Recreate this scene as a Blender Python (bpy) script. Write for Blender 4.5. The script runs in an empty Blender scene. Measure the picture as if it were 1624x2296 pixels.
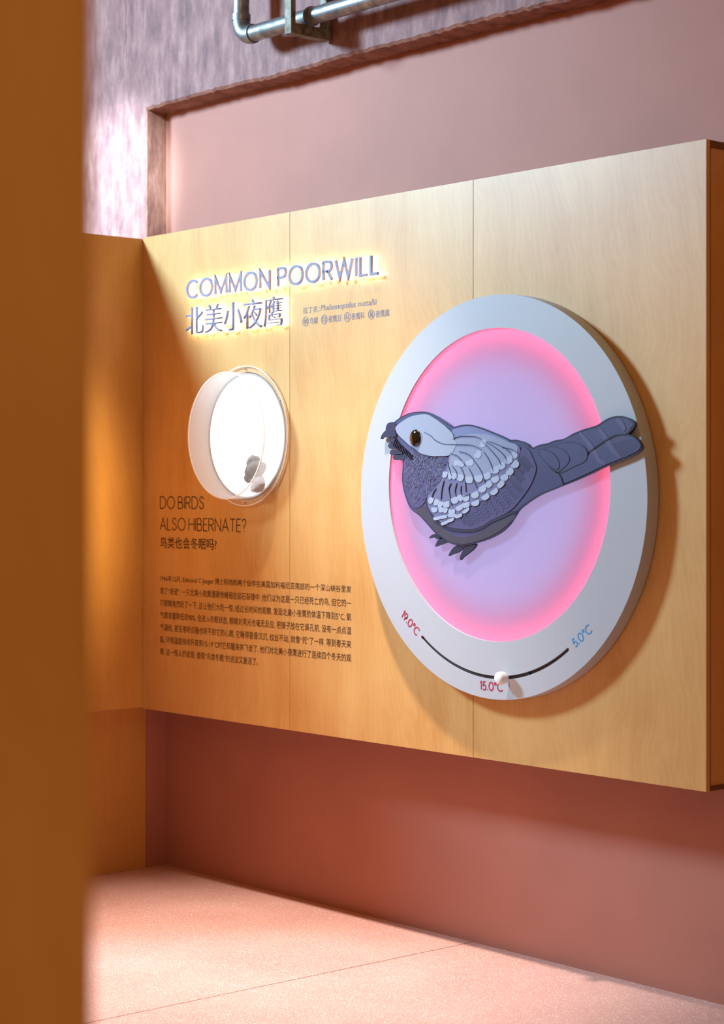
import bpy, bmesh, math, random
from mathutils import Vector, Matrix
from mathutils.geometry import delaunay_2d_cdt

random.seed(7)
SC = bpy.context.scene
COL = SC.collection

# ------------------------------------------------------------------ camera
# World: X along the exhibit wall (to the right), Y into the wall, Z up.
# Panel front face is the plane Y = 0, its left corner X = 0, floor Z = 0.
W_PX, H_PX = 1624.0, 2296.0
F_PX = 4350.0
HORIZON = 1105.0
VP_LEFT = -2940.0
YAW = math.atan2(F_PX, W_PX / 2 - VP_LEFT)          # angle between camera axis and wall normal
FWD = Vector((-math.sin(YAW), math.cos(YAW), 0))
RGT = Vector((math.cos(YAW), math.sin(YAW), 0))
CAM_H = 1.413
CAM = Vector((5.93, -4.05, CAM_H))

cd = bpy.data.cameras.new('camera')
cam = bpy.data.objects.new('camera', cd)
COL.objects.link(cam)
cam.location = CAM
cam.rotation_euler = (math.pi / 2, 0, YAW)
cd.sensor_fit = 'HORIZONTAL'
cd.sensor_width = 36.0
cd.lens = F_PX / W_PX * 36.0
cd.shift_y = (HORIZON - H_PX / 2) / W_PX
cd.clip_start = 0.05
cd.dof.use_dof = True
cd.dof.focus_distance = 5.9
cd.dof.aperture_fstop = 4.6
SC.camera = cam

# ------------------------------------------------------------------ world and lights
SC.view_settings.view_transform = 'Standard'
SC.view_settings.look = 'None'
SC.view_settings.gamma = 1.0
SC.view_settings.use_curve_mapping = False
SC.view_settings.exposure = 0.04

wd = bpy.data.worlds.new('room_ambient')
SC.world = wd
wd.use_nodes = True
wd.node_tree.nodes['Background'].inputs[0].default_value = (1.0, 0.53, 0.23, 1)
wd.node_tree.nodes['Background'].inputs[1].default_value = 0.29


def area_light(name, loc, target, size, power, color, size_y=None, spread=180):
    d = bpy.data.lights.new(name, 'AREA')
    d.shape = 'RECTANGLE' if size_y else 'DISK'
    d.size = size
    if size_y:
        d.size_y = size_y
    d.energy = power
    d.color = color
    d.spread = math.radians(spread)
    o = bpy.data.objects.new(name, d)
    COL.objects.link(o)
    o.location = loc
    o.rotation_euler = (Vector(target) - Vector(loc)).to_track_quat('-Z', 'Y').to_euler()
    return o


def spot_light(name, loc, target, power, color, cone, blend, radius=0.05):
    d = bpy.data.lights.new(name, 'SPOT')
    d.energy = power
    d.color = color
    d.spot_size = math.radians(cone)
    d.spot_blend = blend
    d.shadow_soft_size = radius
    o = bpy.data.objects.new(name, d)
    COL.objects.link(o)
    o.location = loc
    o.rotation_euler = (Vector(target) - Vector(loc)).to_track_quat('-Z', 'Y').to_euler()
    return o


# cool daylight from a high opening to the left, in front of the exhibit wall
area_light('daylight_opening', (-1.25, -2.8, 3.85), (0.7, 0, 1.9), 0.8, 165, (0.43, 0.74, 1.0), spread=115)
# broad light of the warm lit hall behind the camera
area_light('hall_light', (6.5, -6.0, 4.2), (1.6, 0, 1.6), 2.5, 56, (1.0, 0.74, 0.42))
# unseen cool spot, added to whiten the corner above the side panel
spot_light('corner_fill_spot', (1.2, -2.2, 3.75), (-0.42, 0.11, 2.55), 2600, (0.52, 0.82, 1.0), 15, 0.7, 0.06)
# ceiling spot on the floor under the exhibit
spot_light('floor_spotlight', (1.35, -0.85, 4.0), (1.32, -0.50, 0), 950, (1.0, 0.88, 0.82), 42, 1.0, 0.08)
# ceiling spot on the side panel
spot_light('side_spotlight', (2.6, -0.9, 3.6), (0.0, -0.60, 1.45), 1300, (1.0, 0.74, 0.42), 20, 1.0, 0.08)


# ------------------------------------------------------------------ pixel helpers
def ray(px, py):
    return FWD + RGT * ((px - W_PX / 2) / F_PX) + Vector((0, 0, -(py - HORIZON) / F_PX))


def PY(px, py, y=0.0):
    """pixel -> point on the plane Y = y (parallel to the exhibit wall)"""
    d = ray(px, py)
    return CAM + d * ((y - CAM.y) / d.y)


def XZ(px, py, y=0.0):
    p = PY(px, py, y)
    return (p.x, p.z)


# ------------------------------------------------------------------ materials
def mat(name):
    m = bpy.data.materials.new(name)
    m.use_nodes = True
    nt = m.node_tree
    return m, nt, nt.nodes['Principled BSDF']


def L(*rgb):
    """sRGB 0-255 -> linear"""
    out = []
    for c in rgb:
        c /= 255.0
        out.append(c / 12.92 if c <= 0.04045 else ((c + 0.055) / 1.055) ** 2.4)
    return (*out, 1)


def plain(name, rgb, rough=0.5, metal=0.0, spec=0.5, noise=0.0, nscale=30.0, coat=0.0):
    m, nt, b = mat(name)
    b.inputs['Roughness'].default_value = rough
    b.inputs['Metallic'].default_value = metal
    b.inputs['Specular IOR Level'].default_value = spec
    b.inputs['Coat Weight'].default_value = coat
    if noise:
        tc = nt.nodes.new('ShaderNodeTexCoord')
        nz = nt.nodes.new('ShaderNodeTexNoise')
        nz.inputs['Scale'].default_value = nscale
        nz.inputs['Detail'].default_value = 4
        mx = nt.nodes.new('ShaderNodeMix')
        mx.data_type = 'RGBA'
        c = L(*rgb)
        mx.inputs['A'].default_value = (c[0] * (1 - noise), c[1] * (1 - noise), c[2] * (1 - noise), 1)
        mx.inputs['B'].default_value = (min(1, c[0] * (1 + noise)), min(1, c[1] * (1 + noise)), min(1, c[2] * (1 + noise)), 1)
        nt.links.new(tc.outputs['Object'], nz.inputs['Vector'])
        nt.links.new(nz.outputs['Fac'], mx.inputs['Factor'])
        nt.links.new(mx.outputs['Result'], b.inputs['Base Color'])
    else:
        b.inputs['Base Color'].default_value = L(*rgb)
    return m


def emit(name, rgb, strength):
    m = bpy.data.materials.new(name)
    m.use_nodes = True
    nt = m.node_tree
    nt.nodes.remove(nt.nodes['Principled BSDF'])
    e = nt.nodes.new('ShaderNodeEmission')
    e.inputs[0].default_value = (*rgb, 1)
    e.inputs[1].default_value = strength
    nt.links.new(e.outputs[0], nt.nodes['Material Output'].inputs[0])
    return m


def ramp(nt, stops):
    r = nt.nodes.new('ShaderNodeValToRGB')
    el = r.color_ramp.elements
    while len(el) < len(stops):
        el.new(0.5)
    for e, (p, c) in zip(el, stops):
        e.position = p
        e.color = c
    return r


def birch(name, c_light, c_dark, rough=0.46, seed=0.0):
    """clear-coated birch plywood, grain running up"""
    m, nt, b = mat(name)
    N, K = nt.nodes.new, nt.links.new
    tc = N('ShaderNodeTexCoord')
    mp = N('ShaderNodeMapping')
    mp.inputs['Location'].default_value = (seed, seed * 1.7, seed * 0.6)
    K(tc.outputs['Object'], mp.inputs['Vector'])
    warp = N('ShaderNodeTexNoise')
    warp.inputs['Scale'].default_value = 2.2
    warp.inputs['Detail'].default_value = 3
    K(mp.outputs[0], warp.inputs['Vector'])
    add = N('ShaderNodeVectorMath')
    add.operation = 'MULTIPLY_ADD'
    add.inputs[1].default_value = (0.16, 0.16, 0.16)
    K(warp.outputs['Color'], add.inputs[0])
    K(mp.outputs[0], add.inputs[2])
    st = N('ShaderNodeMapping')
    st.inputs['Scale'].default_value = (9, 9, 0.9)
    K(add.outputs[0], st.inputs['Vector'])
    n1 = N('ShaderNodeTexNoise')
    n1.inputs['Scale'].default_value = 1.6
    n1.inputs['Detail'].default_value = 6
    n1.inputs['Roughness'].default_value = 0.6
    K(st.outputs[0], n1.inputs['Vector'])
    st2 = N('ShaderNodeMapping')
    st2.inputs['Scale'].default_value = (160, 160, 5)
    K(add.outputs[0], st2.inputs['Vector'])
    n2 = N('ShaderNodeTexNoise')
    n2.inputs['Scale'].default_value = 1.0
    n2.inputs['Detail'].default_value = 3
    K(st2.outputs[0], n2.inputs['Vector'])
    n3 = N('ShaderNodeTexNoise')                       # cloudy blotches of the veneer
    n3.inputs['Scale'].default_value = 3.0
    n3.inputs['Detail'].default_value = 5
    K(mp.outputs[0], n3.inputs['Vector'])
    wv = N('ShaderNodeTexWave')                        # flame figure
    wv.wave_type = 'BANDS'
    wv.bands_direction = 'DIAGONAL'
    wv.inputs['Scale'].default_value = 3.0
    wv.inputs['Distortion'].default_value = 9.0
    wv.inputs['Detail'].default_value = 3.0
    K(st.outputs[0], wv.inputs['Vector'])

    def mathn(op, a, bb):
        x = N('ShaderNodeMath')
        x.operation = op
        for i, v in enumerate((a, bb)):
            if isinstance(v, float):
                x.inputs[i].default_value = v
            else:
                K(v, x.inputs[i])
        return x.outputs[0]
    s = mathn('MULTIPLY', n1.outputs['Fac'], 0.38)
    s = mathn('ADD', s, mathn('MULTIPLY', n3.outputs['Fac'], 0.46))
    s = mathn('ADD', s, mathn('MULTIPLY', n2.outputs['Fac'], 0.12))
    s = mathn('ADD', s, mathn('MULTIPLY', wv.outputs['Fac'], 0.045))
    r = ramp(nt, [(0.30, L(*c_dark)), (0.72, L(*c_light))])
    K(s, r.inputs[0])
    K(r.outputs[0], b.inputs['Base Color'])
    b.inputs['Roughness'].default_value = rough
    b.inputs['Specular IOR Level'].default_value = 0.5
    b.inputs['Coat Weight'].default_value = 0.5
    b.inputs['Coat Roughness'].default_value = 0.42
    bp = N('ShaderNodeBump')
    bp.inputs['Strength'].default_value = 0.04
    bp.inputs['Distance'].default_value = 0.002
    K(n2.outputs['Fac'], bp.inputs['Height'])
    K(bp.outputs[0], b.inputs['Normal'])
    return m


def plaster(name, rgb, var=0.06, scale=3.0, bump=0.1):
    m, nt, b = mat(name)
    N, K = nt.nodes.new, nt.links.new
    tc = N('ShaderNodeTexCoord')
    n1 = N('ShaderNodeTexNoise')
    n1.inputs['Scale'].default_value = scale
    n1.inputs['Detail'].default_value = 6
    K(tc.outputs['Object'], n1.inputs['Vector'])
    c = L(*rgb)
    r = ramp(nt, [(0.3, tuple(v * (1 - var) for v in c[:3]) + (1,)), (0.7, tuple(min(1, v * (1 + var)) for v in c[:3]) + (1,))])
    K(n1.outputs['Fac'], r.inputs[0])
    K(r.outputs[0], b.inputs['Base Color'])
    b.inputs['Roughness'].default_value = 0.62
    b.inputs['Specular IOR Level'].default_value = 0.35
    n2 = N('ShaderNodeTexNoise')
    n2.inputs['Scale'].default_value = 240
    K(tc.outputs['Object'], n2.inputs['Vector'])
    bp = N('ShaderNodeBump')
    bp.inputs['Strength'].default_value = bump
    bp.inputs['Distance'].default_value = 0.002
    K(n2.outputs['Fac'], bp.inputs['Height'])
    K(bp.outputs[0], b.inputs['Normal'])
    return m


def concrete(name, c0, c1, c2):
    m, nt, b = mat(name)
    N, K = nt.nodes.new, nt.links.new
    tc = N('ShaderNodeTexCoord')
    mp = N('ShaderNodeMapping')
    mp.inputs['Scale'].default_value = (13, 13, 4.5)
    K(tc.outputs['Object'], mp.inputs['Vector'])
    n1 = N('ShaderNodeTexNoise')
    n1.inputs['Scale'].default_value = 1.5
    n1.inputs['Detail'].default_value = 10
    n1.inputs['Roughness'].default_value = 0.72
    K(mp.outputs[0], n1.inputs['Vector'])
    r = ramp(nt, [(0.34, L(*c0)), (0.5, L(*c1)), (0.68, L(*c2))])
    K(n1.outputs['Fac'], r.inputs[0])
    # small pits
    v = N('ShaderNodeTexVoronoi')
    v.inputs['Scale'].default_value = 42
    K(tc.outputs['Object'], v.inputs['Vector'])
    pit = ramp(nt, [(0.03, (0.35, 0.3, 0.3, 1)), (0.09, (1, 1, 1, 1))])
    K(v.outputs['Distance'], pit.inputs[0])
    mul = N('ShaderNodeMix')
    mul.data_type = 'RGBA'
    mul.blend_type = 'MULTIPLY'
    mul.inputs['Factor'].default_value = 0.6
    K(r.outputs[0], mul.inputs['A'])
    K(pit.outputs[0], mul.inputs['B'])
    K(mul.outputs['Result'], b.inputs['Base Color'])
    b.inputs['Roughness'].default_value = 0.7
    bp = N('ShaderNodeBump')
    bp.inputs['Strength'].default_value = 0.5
    bp.inputs['Distance'].default_value = 0.006
    K(n1.outputs['Fac'], bp.inputs['Height'])
    K(bp.outputs[0], b.inputs['Normal'])
    return m


def terrazzo(name):
    m, nt, b = mat(name)
    N, K = nt.nodes.new, nt.links.new
    tc = N('ShaderNodeTexCoord')
    base = N('ShaderNodeTexNoise')
    base.inputs['Scale'].default_value = 2.5
    base.inputs['Detail'].default_value = 4
    K(tc.outputs['Object'], base.inputs['Vector'])
    r = ramp(nt, [(0.3, L(208, 156, 140)), (0.7, L(220, 172, 156))])
    K(base.outputs['Fac'], r.inputs[0])
    prev = r.outputs[0]
    for sc, lo, hi, col in ((150, 0.18, 0.26, L(255, 236, 224)), (75, 0.11, 0.15, L(255, 240, 230)), (110, 0.07, 0.10, L(176, 118, 104))):
        v = N('ShaderNodeTexVoronoi')
        v.inputs['Scale'].default_value = sc
        K(tc.outputs['Object'], v.inputs['Vector'])
        f = ramp(nt, [(lo, (1, 1, 1, 1)), (hi, (0, 0, 0, 1))])
        K(v.outputs['Distance'], f.inputs[0])
        mx = N('ShaderNodeMix')
        mx.data_type = 'RGBA'
        K(f.outputs[0], mx.inputs['Factor'])
        K(prev, mx.inputs['A'])
        mx.inputs['B'].default_value = col
        prev = mx.outputs['Result']
    K(prev, b.inputs['Base Color'])
    b.inputs['Roughness'].default_value = 0.42
    return m


def acrylic(name, rgb, clear, through=0.4, back=None):
    """thin frosted acrylic: part see-through, part diffuse"""
    m, nt, b = mat(name)
    N, K = nt.nodes.new, nt.links.new
    b.inputs['Base Color'].default_value = L(*rgb)
    b.inputs['Roughness'].default_value = 0.25
    tr = N('ShaderNodeBsdfTransparent')
    tl = N('ShaderNodeBsdfTranslucent')
    tl.inputs[0].default_value = L(*(back or rgb))
    m1 = N('ShaderNodeMixShader')
    m1.inputs[0].default_value = through
    K(b.outputs[0], m1.inputs[1])
    K(tl.outputs[0], m1.inputs[2])
    m2 = N('ShaderNodeMixShader')
    m2.inputs[0].default_value = clear
    K(m1.outputs[0], m2.inputs[1])
    K(tr.outputs[0], m2.inputs[2])
    K(m2.outputs[0], nt.nodes['Material Output'].inputs[0])
    return m


def galvanised(name):
    m, nt, b = mat(name)
    N, K = nt.nodes.new, nt.links.new
    tc = N('ShaderNodeTexCoord')
    n1 = N('ShaderNodeTexNoise')
    n1.inputs['Scale'].default_value = 22
    n1.inputs['Detail'].default_value = 7
    K(tc.outputs['Object'], n1.inputs['Vector'])
    r = ramp(nt, [(0.3, L(100, 98, 94)), (0.55, L(150, 151, 153)), (0.75, L(182, 184, 188))])
    K(n1.outputs['Fac'], r.inputs[0])
    K(r.outputs[0], b.inputs['Base Color'])
    b.inputs['Metallic'].default_value = 0.85
    rr = ramp(nt, [(0.3, (0.55, 0.55, 0.55, 1)), (0.7, (0.28, 0.28, 0.28, 1))])
    K(n1.outputs['Fac'], rr.inputs[0])
    K(rr.outputs[0], b.inputs['Roughness'])
    return m


def rusty(name):
    m, nt, b = mat(name)
    N, K = nt.nodes.new, nt.links.new
    tc = N('ShaderNodeTexCoord')
    n1 = N('ShaderNodeTexNoise')
    n1.inputs['Scale'].default_value = 30
    n1.inputs['Detail'].default_value = 8
    K(tc.outputs['Object'], n1.inputs['Vector'])
    r = ramp(nt, [(0.35, L(78, 56, 38)), (0.5, L(112, 100, 80)), (0.66, L(134, 130, 118))])
    K(n1.outputs['Fac'], r.inputs[0])
    K(r.outputs[0], b.inputs['Base Color'])
    b.inputs['Metallic'].default_value = 0.3
    b.inputs['Roughness'].default_value = 0.6
    return m


M = {}
M['birch_a'] = birch('birch_plywood_a', (224, 176, 108), (196, 136, 68), seed=0.0)
M['birch_b'] = birch('birch_plywood_b', (224, 177, 110), (198, 138, 70), seed=3.3)
M['birch_c'] = birch('birch_plywood_c', (224, 176, 108), (196, 136, 68), seed=7.1)
M['birch_side'] = birch('birch_plywood_side', (216, 162, 82), (198, 136, 54), seed=11.0)
M['birch_edge'] = plain('plywood_edge', (110, 62, 18), 0.6, noise=0.15, nscale=60)
M['pink'] = plaster('pink_painted_plaster', (178, 114, 96))
M['concrete'] = concrete('pink_stained_concrete', (108, 70, 68), (140, 94, 89), (168, 124, 116))
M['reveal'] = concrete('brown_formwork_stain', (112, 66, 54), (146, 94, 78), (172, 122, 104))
M['terrazzo'] = terrazzo('pink_terrazzo')
M['joint'] = plain('dark_joint', (70, 40, 30), 0.8)
M['white'] = plain('white_lacquer', (180, 181, 186), 0.5)
M['white_matt'] = plain('white_matt', (222, 216, 232), 0.8, spec=0.2)
M['knob'] = plain('white_plastic', (240, 238, 238), 0.25)
M['slot'] = plain('dark_slot', (52, 46, 44), 0.5)
M['led_pink'] = emit('pink_led', (1.0, 0.11, 0.17), 17.0)
M['opal'] = acrylic('opal_acrylic', (150, 144, 176), 0.0, 0.62, (240, 238, 244))
M['glow_lavender'] = emit('lavender_added_glow', (0.68, 0.60, 1.0), 1.6)
M['led_warm'] = emit('warm_led', (1.0, 0.88, 0.70), 30.0)
M['led_white'] = emit('white_light_box', (1.0, 0.985, 0.95), 2.0)
M['letter'] = plain('grey_blue_letter_face', (128, 130, 154), 0.6)
M['ink'] = plain('dark_brown_ink', (62, 30, 14), 0.6)
M['ink_grey'] = plain('grey_ink', (112, 116, 132), 0.6)
M['ink_red'] = plain('crimson_ink', (168, 26, 62), 0.6)
M['ink_blue'] = plain('sky_blue_ink', (70, 140, 196), 0.6)
M['acrylic'] = acrylic('frosted_acrylic', (240, 240, 240), 0.62)
M['acrylic_clear'] = acrylic('clear_acrylic', (250, 248, 244), 0.93)
M['acrylic_edge'] = plain('acrylic_edge', (246, 236, 220), 0.2)
M['galv'] = galvanised('galvanised_steel')
M['rust'] = rusty('rusty_steel')
M['b_base'] = plain('bird_slate', (68, 70, 106), 0.45, noise=0.18, nscale=22)
M['b_edge'] = plain('bird_dark_outline', (38, 38, 62), 0.5)
M['b_belly'] = plain('bird_belly', (66, 60, 74), 0.5, noise=0.25, nscale=70)
M['b_head'] = plain('bird_pale_grey', (144, 154, 174), 0.45, noise=0.05, nscale=9)
M['b_nape'] = plain('bird_nape', (112, 120, 160), 0.45, noise=0.12, nscale=12)
M['b_wing'] = plain('bird_wing_grey', (134, 142, 168), 0.45, noise=0.08, nscale=14)
M['b_wing2'] = plain('bird_wing_mid', (106, 108, 142), 0.45, noise=0.1, nscale=14)
M['b_wing3'] = plain('bird_wing_dark', (76, 74, 112), 0.45, noise=0.14, nscale=26)
M['b_tip'] = plain('bird_feather_tip', (158, 168, 190), 0.45)
M['b_line'] = plain('bird_line', (62, 64, 94), 0.5)
M['b_pale_line'] = plain('bird_pale_line', (116, 120, 152), 0.5)
M['b_tail'] = plain('bird_tail', (72, 74, 110), 0.45, noise=0.14, nscale=40)
M['b_band'] = plain('bird_tail_band', (88, 85, 120), 0.5)
M['b_beak'] = plain('bird_beak', (46, 50, 78), 0.4, noise=0.2, nscale=60)
M['eye'] = plain('glossy_brown_eye', (8, 5, 4), 0.06, coat=1.0)
M['eye_ring'] = plain('eye_ring', (128, 146, 174), 0.4)
M['stone'] = plain('mottled_stone', (128, 118, 106), 0.8, noise=0.45, nscale=60)
M['stone_pale'] = plain('pale_stone', (186, 188, 190), 0.7, noise=0.2, nscale=50)
M['steel'] = plain('brushed_pin', (200, 190, 175), 0.3, metal=0.8)


# ------------------------------------------------------------------ mesh helpers
def link(name, me, material=None, parent=None, smooth=False):
    if material is not None:
        me.materials.clear()
        me.materials.append(material)
    if smooth:
        for p in me.polygons:
            p.use_smooth = True
    o = bpy.data.objects.new(name, me)
    COL.objects.link(o)
    if parent is not None:
        o.parent = parent
        o.matrix_parent_inverse = Matrix.Translation(-parent.location)
    return o


def from_bm(name, bm, material=None, parent=None, smooth=False, sharp=None):
    bmesh.ops.recalc_face_normals(bm, faces=bm.faces)
    me = bpy.data.meshes.new(name)
    bm.to_mesh(me)
    bm.free()
    o = link(name, me, material, parent, smooth)
    if smooth and sharp is not None:
        me.set_sharp_from_angle(angle=math.radians(sharp))
    return o


def box(name, lo, hi, material, parent=None, bevel=0.0, segs=2):
    bm = bmesh.new()
    bmesh.ops.create_cube(bm, size=1.0)
    lo, hi = Vector(lo), Vector(hi)
    for v in bm.verts:
        v.co = Vector((lo[i] + (v.co[i] + 0.5) * (hi[i] - lo[i]) for i in range(3)))
    if bevel:
        bmesh.ops.bevel(bm, geom=bm.edges[:], offset=bevel, segments=segs, affect='EDGES', profile=0.5)
    return from_bm(name, bm, material, parent)


def empty(name, loc, label=None, cat=None, group=None):
    o = bpy.data.objects.new(name, None)
    o.empty_display_size = 0.1
    COL.objects.link(o)
    o.location = loc
    if label:
        tag(o, label, cat, group)
    return o


def tag(o, label, cat, group=None):
    o['label'] = label
    o['category'] = cat
    if group:
        o['group'] = group
    return o


def struct(o, label=None, cat=None):
    o['kind'] = 'structure'
    if label:
        o['label'] = label
        o['category'] = cat
    return o


def inside(p, poly):
    c = False
    n = len(poly)
    for i in range(n):
        x0, y0 = poly[i]
        x1, y1 = poly[i - 1]
        if (y0 > p[1]) != (y1 > p[1]) and p[0] < (x1 - x0) * (p[1] - y0) / (y1 - y0) + x0:
            c = not c
    return c


def plate_bm(bm, outer, holes, y0, y1):
    """prism of a polygon (with holes) given in X,Z between Y=y0 (front) and Y=y1"""
    loops = [outer] + list(holes)
    pts, faces = [], []
    for lp in loops:
        s = len(pts)
        pts += [Vector(p) for p in lp]
        faces.append(list(range(s, s + len(lp))))
    vs, es, fs, _, _, _ = delaunay_2d_cdt(pts, [], faces, 1, 1e-6)
    keep = []
    for f in fs:
        c = sum((vs[i] for i in f), Vector((0, 0))) / len(f)
        if inside(c, outer) and not any(inside(c, h) for h in holes):
            keep.append(f)
    a = [bm.verts.new((v.x, y0, v.y)) for v in vs]
    b = [bm.verts.new((v.x, y1, v.y)) for v in vs]
    cnt = {}
    for f in keep:
        bm.faces.new([a[i] for i in f])
        bm.faces.new([b[i] for i in reversed(f)])
        for i in range(len(f)):
            e = (f[i], f[(i + 1) % len(f)])
            cnt[e] = cnt.get(e, 0) + 1
    for (i, j) in cnt:
        if (j, i) not in cnt:
            bm.faces.new([a[j], a[i], b[i], b[j]])
    for v in [v for v in bm.verts if not v.link_faces]:
        bm.verts.remove(v)


def plate(name, outer, y0, y1, material, parent=None, holes=()):
    bm = bmesh.new()
    plate_bm(bm, outer, holes, y0, y1)
    return from_bm(name, bm, material, parent)


def circle(cx, cz, r, n=96, a0=0.0, a1=2 * math.pi):
    full = abs(a1 - a0) > 6.28
    m = n if full else n - 1
    return [(cx + r * math.cos(a0 + (a1 - a0) * i / m), cz + r * math.sin(a0 + (a1 - a0) * i / m)) for i in range(n)]


def tube_wall(name, cx, cz, r0, r1, y0, y1, material, parent, n=128):
    """ring wall about the Y axis with inner radius r0, outer r1"""
    bm = bmesh.new()
    rows = []
    for (r, y) in ((r1, y0), (r1, y1), (r0, y1), (r0, y0)):
        rows.append([bm.verts.new((cx + r * math.cos(2 * math.pi * i / n), y, cz + r * math.sin(2 * math.pi * i / n))) for i in range(n)])
    for k in range(4):
        A, B = rows[k], rows[(k + 1) % 4]
        for i in range(n):
            bm.faces.new([A[i], A[(i + 1) % n], B[(i + 1) % n], B[i]])
    return from_bm(name, bm, material, parent, smooth=True, sharp=40)


def torus(name, cx, y, cz, R, r, material, parent, n=128, k=10):
    bm = bmesh.new()
    V = [[bm.verts.new((cx + (R + r * math.cos(2 * math.pi * j / k)) * math.cos(2 * math.pi * i / n),
                        y + r * math.sin(2 * math.pi * j / k),
                        cz + (R + r * math.cos(2 * math.pi * j / k)) * math.sin(2 * math.pi * i / n))) for j in range(k)] for i in range(n)]
    for i in range(n):
        for j in range(k):
            bm.faces.new([V[i][j], V[(i + 1) % n][j], V[(i + 1) % n][(j + 1) % k], V[i][(j + 1) % k]])
    return from_bm(name, bm, material, parent, smooth=True)


def sweep_bm(bm, path, r, k=16, cap=True):
    """round tube along a list of points"""
    path = [Vector(p) for p in path]
    rings = []
    up = Vector((0.123, 0.9, 0.31)).normalized()
    for i, p in enumerate(path):
        t = (path[min(i + 1, len(path) - 1)] - path[max(i - 1, 0)]).normalized()
        a = t.cross(up).normalized()
        b = t.cross(a).normalized()
        rr = r[i] if isinstance(r, (list, tuple)) else r
        rings.append([bm.verts.new(p + (a * math.cos(2 * math.pi * j / k) + b * math.sin(2 * math.pi * j / k)) * rr) for j in range(k)])
    for A, B in zip(rings, rings[1:]):
        for j in range(k):
            bm.faces.new([A[j], A[(j + 1) % k], B[(j + 1) % k], B[j]])
    if cap:
        bm.faces.new(rings[0])
        bm.faces.new(list(reversed(rings[-1])))


def catmull(pts, n=6, closed=True):
    out = []
    N = len(pts)
    rng = range(N) if closed else range(N - 1)
    for i in rng:
        g = (lambda j: pts[j % N]) if closed else (lambda j: pts[max(0, min(N - 1, j))])
        p0, p1, p2, p3 = g(i - 1), g(i), g(i + 1), g(i + 2)
        for s in range(n):
            t = s / n
            out.append(tuple(0.5 * ((2 * p1[k]) + (-p0[k] + p2[k]) * t + (2 * p0[k] - 5 * p1[k] + 4 * p2[k] - p3[k]) * t * t + (-p0[k] + 3 * p1[k] - 3 * p2[k] + p3[k]) * t ** 3) for k in range(2)))
    if not closed:
        out.append(tuple(pts[-1]))
    return out


def ribbon_bm(bm, pts, w, y0, y1):
    """thin raised stroke along a 2D polyline (X,Z), tapering to its ends"""
    n = len(pts)
    Lf, Rt = [], []
    for i, p in enumerate(pts):
        q0, q1 = Vector(pts[max(0, i - 1)]), Vector(pts[min(n - 1, i + 1)])
        t = (q1 - q0)
        if t.length < 1e-9:
            t = Vector((1, 0))
        t.normalize()
        nn = Vector((-t.y, t.x))
        s = w * (0.35 + 0.65 * math.sin(math.pi * (i + 0.5) / n))
        Lf.append((p[0] + nn.x * s / 2, p[1] + nn.y * s / 2))
        Rt.append((p[0] - nn.x * s / 2, p[1] - nn.y * s / 2))
    a = [[bm.verts.new((q[0], y, q[1])) for q in side] for side, y in ((Lf, y0), (Rt, y0), (Rt, y1), (Lf, y1))]
    for k in range(4):
        A, B = a[k], a[(k + 1) % 4]
        for i in range(n - 1):
            bm.faces.new([A[i], A[i + 1], B[i + 1], B[i]])
    bm.faces.new([s[0] for s in a])
    bm.faces.new([s[-1] for s in reversed(a)])


# ------------------------------------------------------------------ text helpers
_dg = None


def text_mesh(body, offset=0.0, extrude=0.0, res=3, shear=0.0):
    c = bpy.data.curves.new('lettering', 'FONT')
    c.body = body
    c.size = 1.0
    c.resolution_u = res
    c.offset = offset
    c.extrude = extrude
    c.shear = shear
    o = bpy.data.objects.new('lettering', c)
    COL.objects.link(o)
    bpy.context.view_layer.update()
    me = bpy.data.meshes.new_from_object(o.evaluated_get(bpy.context.evaluated_depsgraph_get()))
    bpy.data.objects.remove(o)
    bpy.data.curves.remove(c)
    return me


def bounds(me):
    xs = [v.co.x for v in me.vertices]
    ys = [v.co.y for v in me.vertices]
    return min(xs), max(xs), min(ys), max(ys)


def text_fit(name, body, x0, x1, z0, z1, y, material, parent, offset=0.0, shear=0.0, thick=0.0006, res=3):
    """flat lettering filling the rectangle x0..x1, z0..z1 in the plane Y = y"""
    me = text_mesh(body, offset, 0.0, res, shear)
    a, b, c, d = bounds(me)
    bm = bmesh.new()
    bm.from_mesh(me)
    for v in bm.verts:
        v.co = Vector((x0 + (v.co.x - a) / (b - a) * (x1 - x0), y - thick, z0 + (v.co.y - c) / (d - c) * (z1 - z0)))
    bpy.data.meshes.remove(me)
    me = bpy.data.meshes.new(name)
    for f in bm.faces:
        if f.normal.y > 0:
            f.normal_flip()
    bm.to_mesh(me)
    bm.free()
    return link(name, me, material, parent)


def text_rot(name, body, p0, p1, h, y, material, parent, offset=0.0):
    """lettering whose mid-line runs from p0 to p1 (X,Z)"""
    me = text_mesh(body, offset, 0.0, 4)
    a, b, c, d = bounds(me)
    p0, p1 = Vector(p0), Vector(p1)
    t = (p1 - p0)
    nn = Vector((-t.y, t.x)).normalized()
    bm = bmesh.new()
    bm.from_mesh(me)
    for v in bm.verts:
        q = p0 + t * ((v.co.x - a) / (b - a)) + nn * h * ((v.co.y - c) / (d - c) - 0.5)
        v.co = Vector((q.x, y - 0.0006, q.y))
    bpy.data.meshes.remove(me)
    me = bpy.data.meshes.new(name)
    bm.to_mesh(me)
    bm.free()
    return link(name, me, material, parent)


# ---- thin even-stroke capitals like those on the panel
def _arc(cx, cy, rx, ry, a0, a1, n=18):
    return [(cx + rx * math.cos(math.radians(a0 + (a1 - a0) * i / n)), cy + ry * math.sin(math.radians(a0 + (a1 - a0) * i / n))) for i in range(n + 1)]


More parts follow.
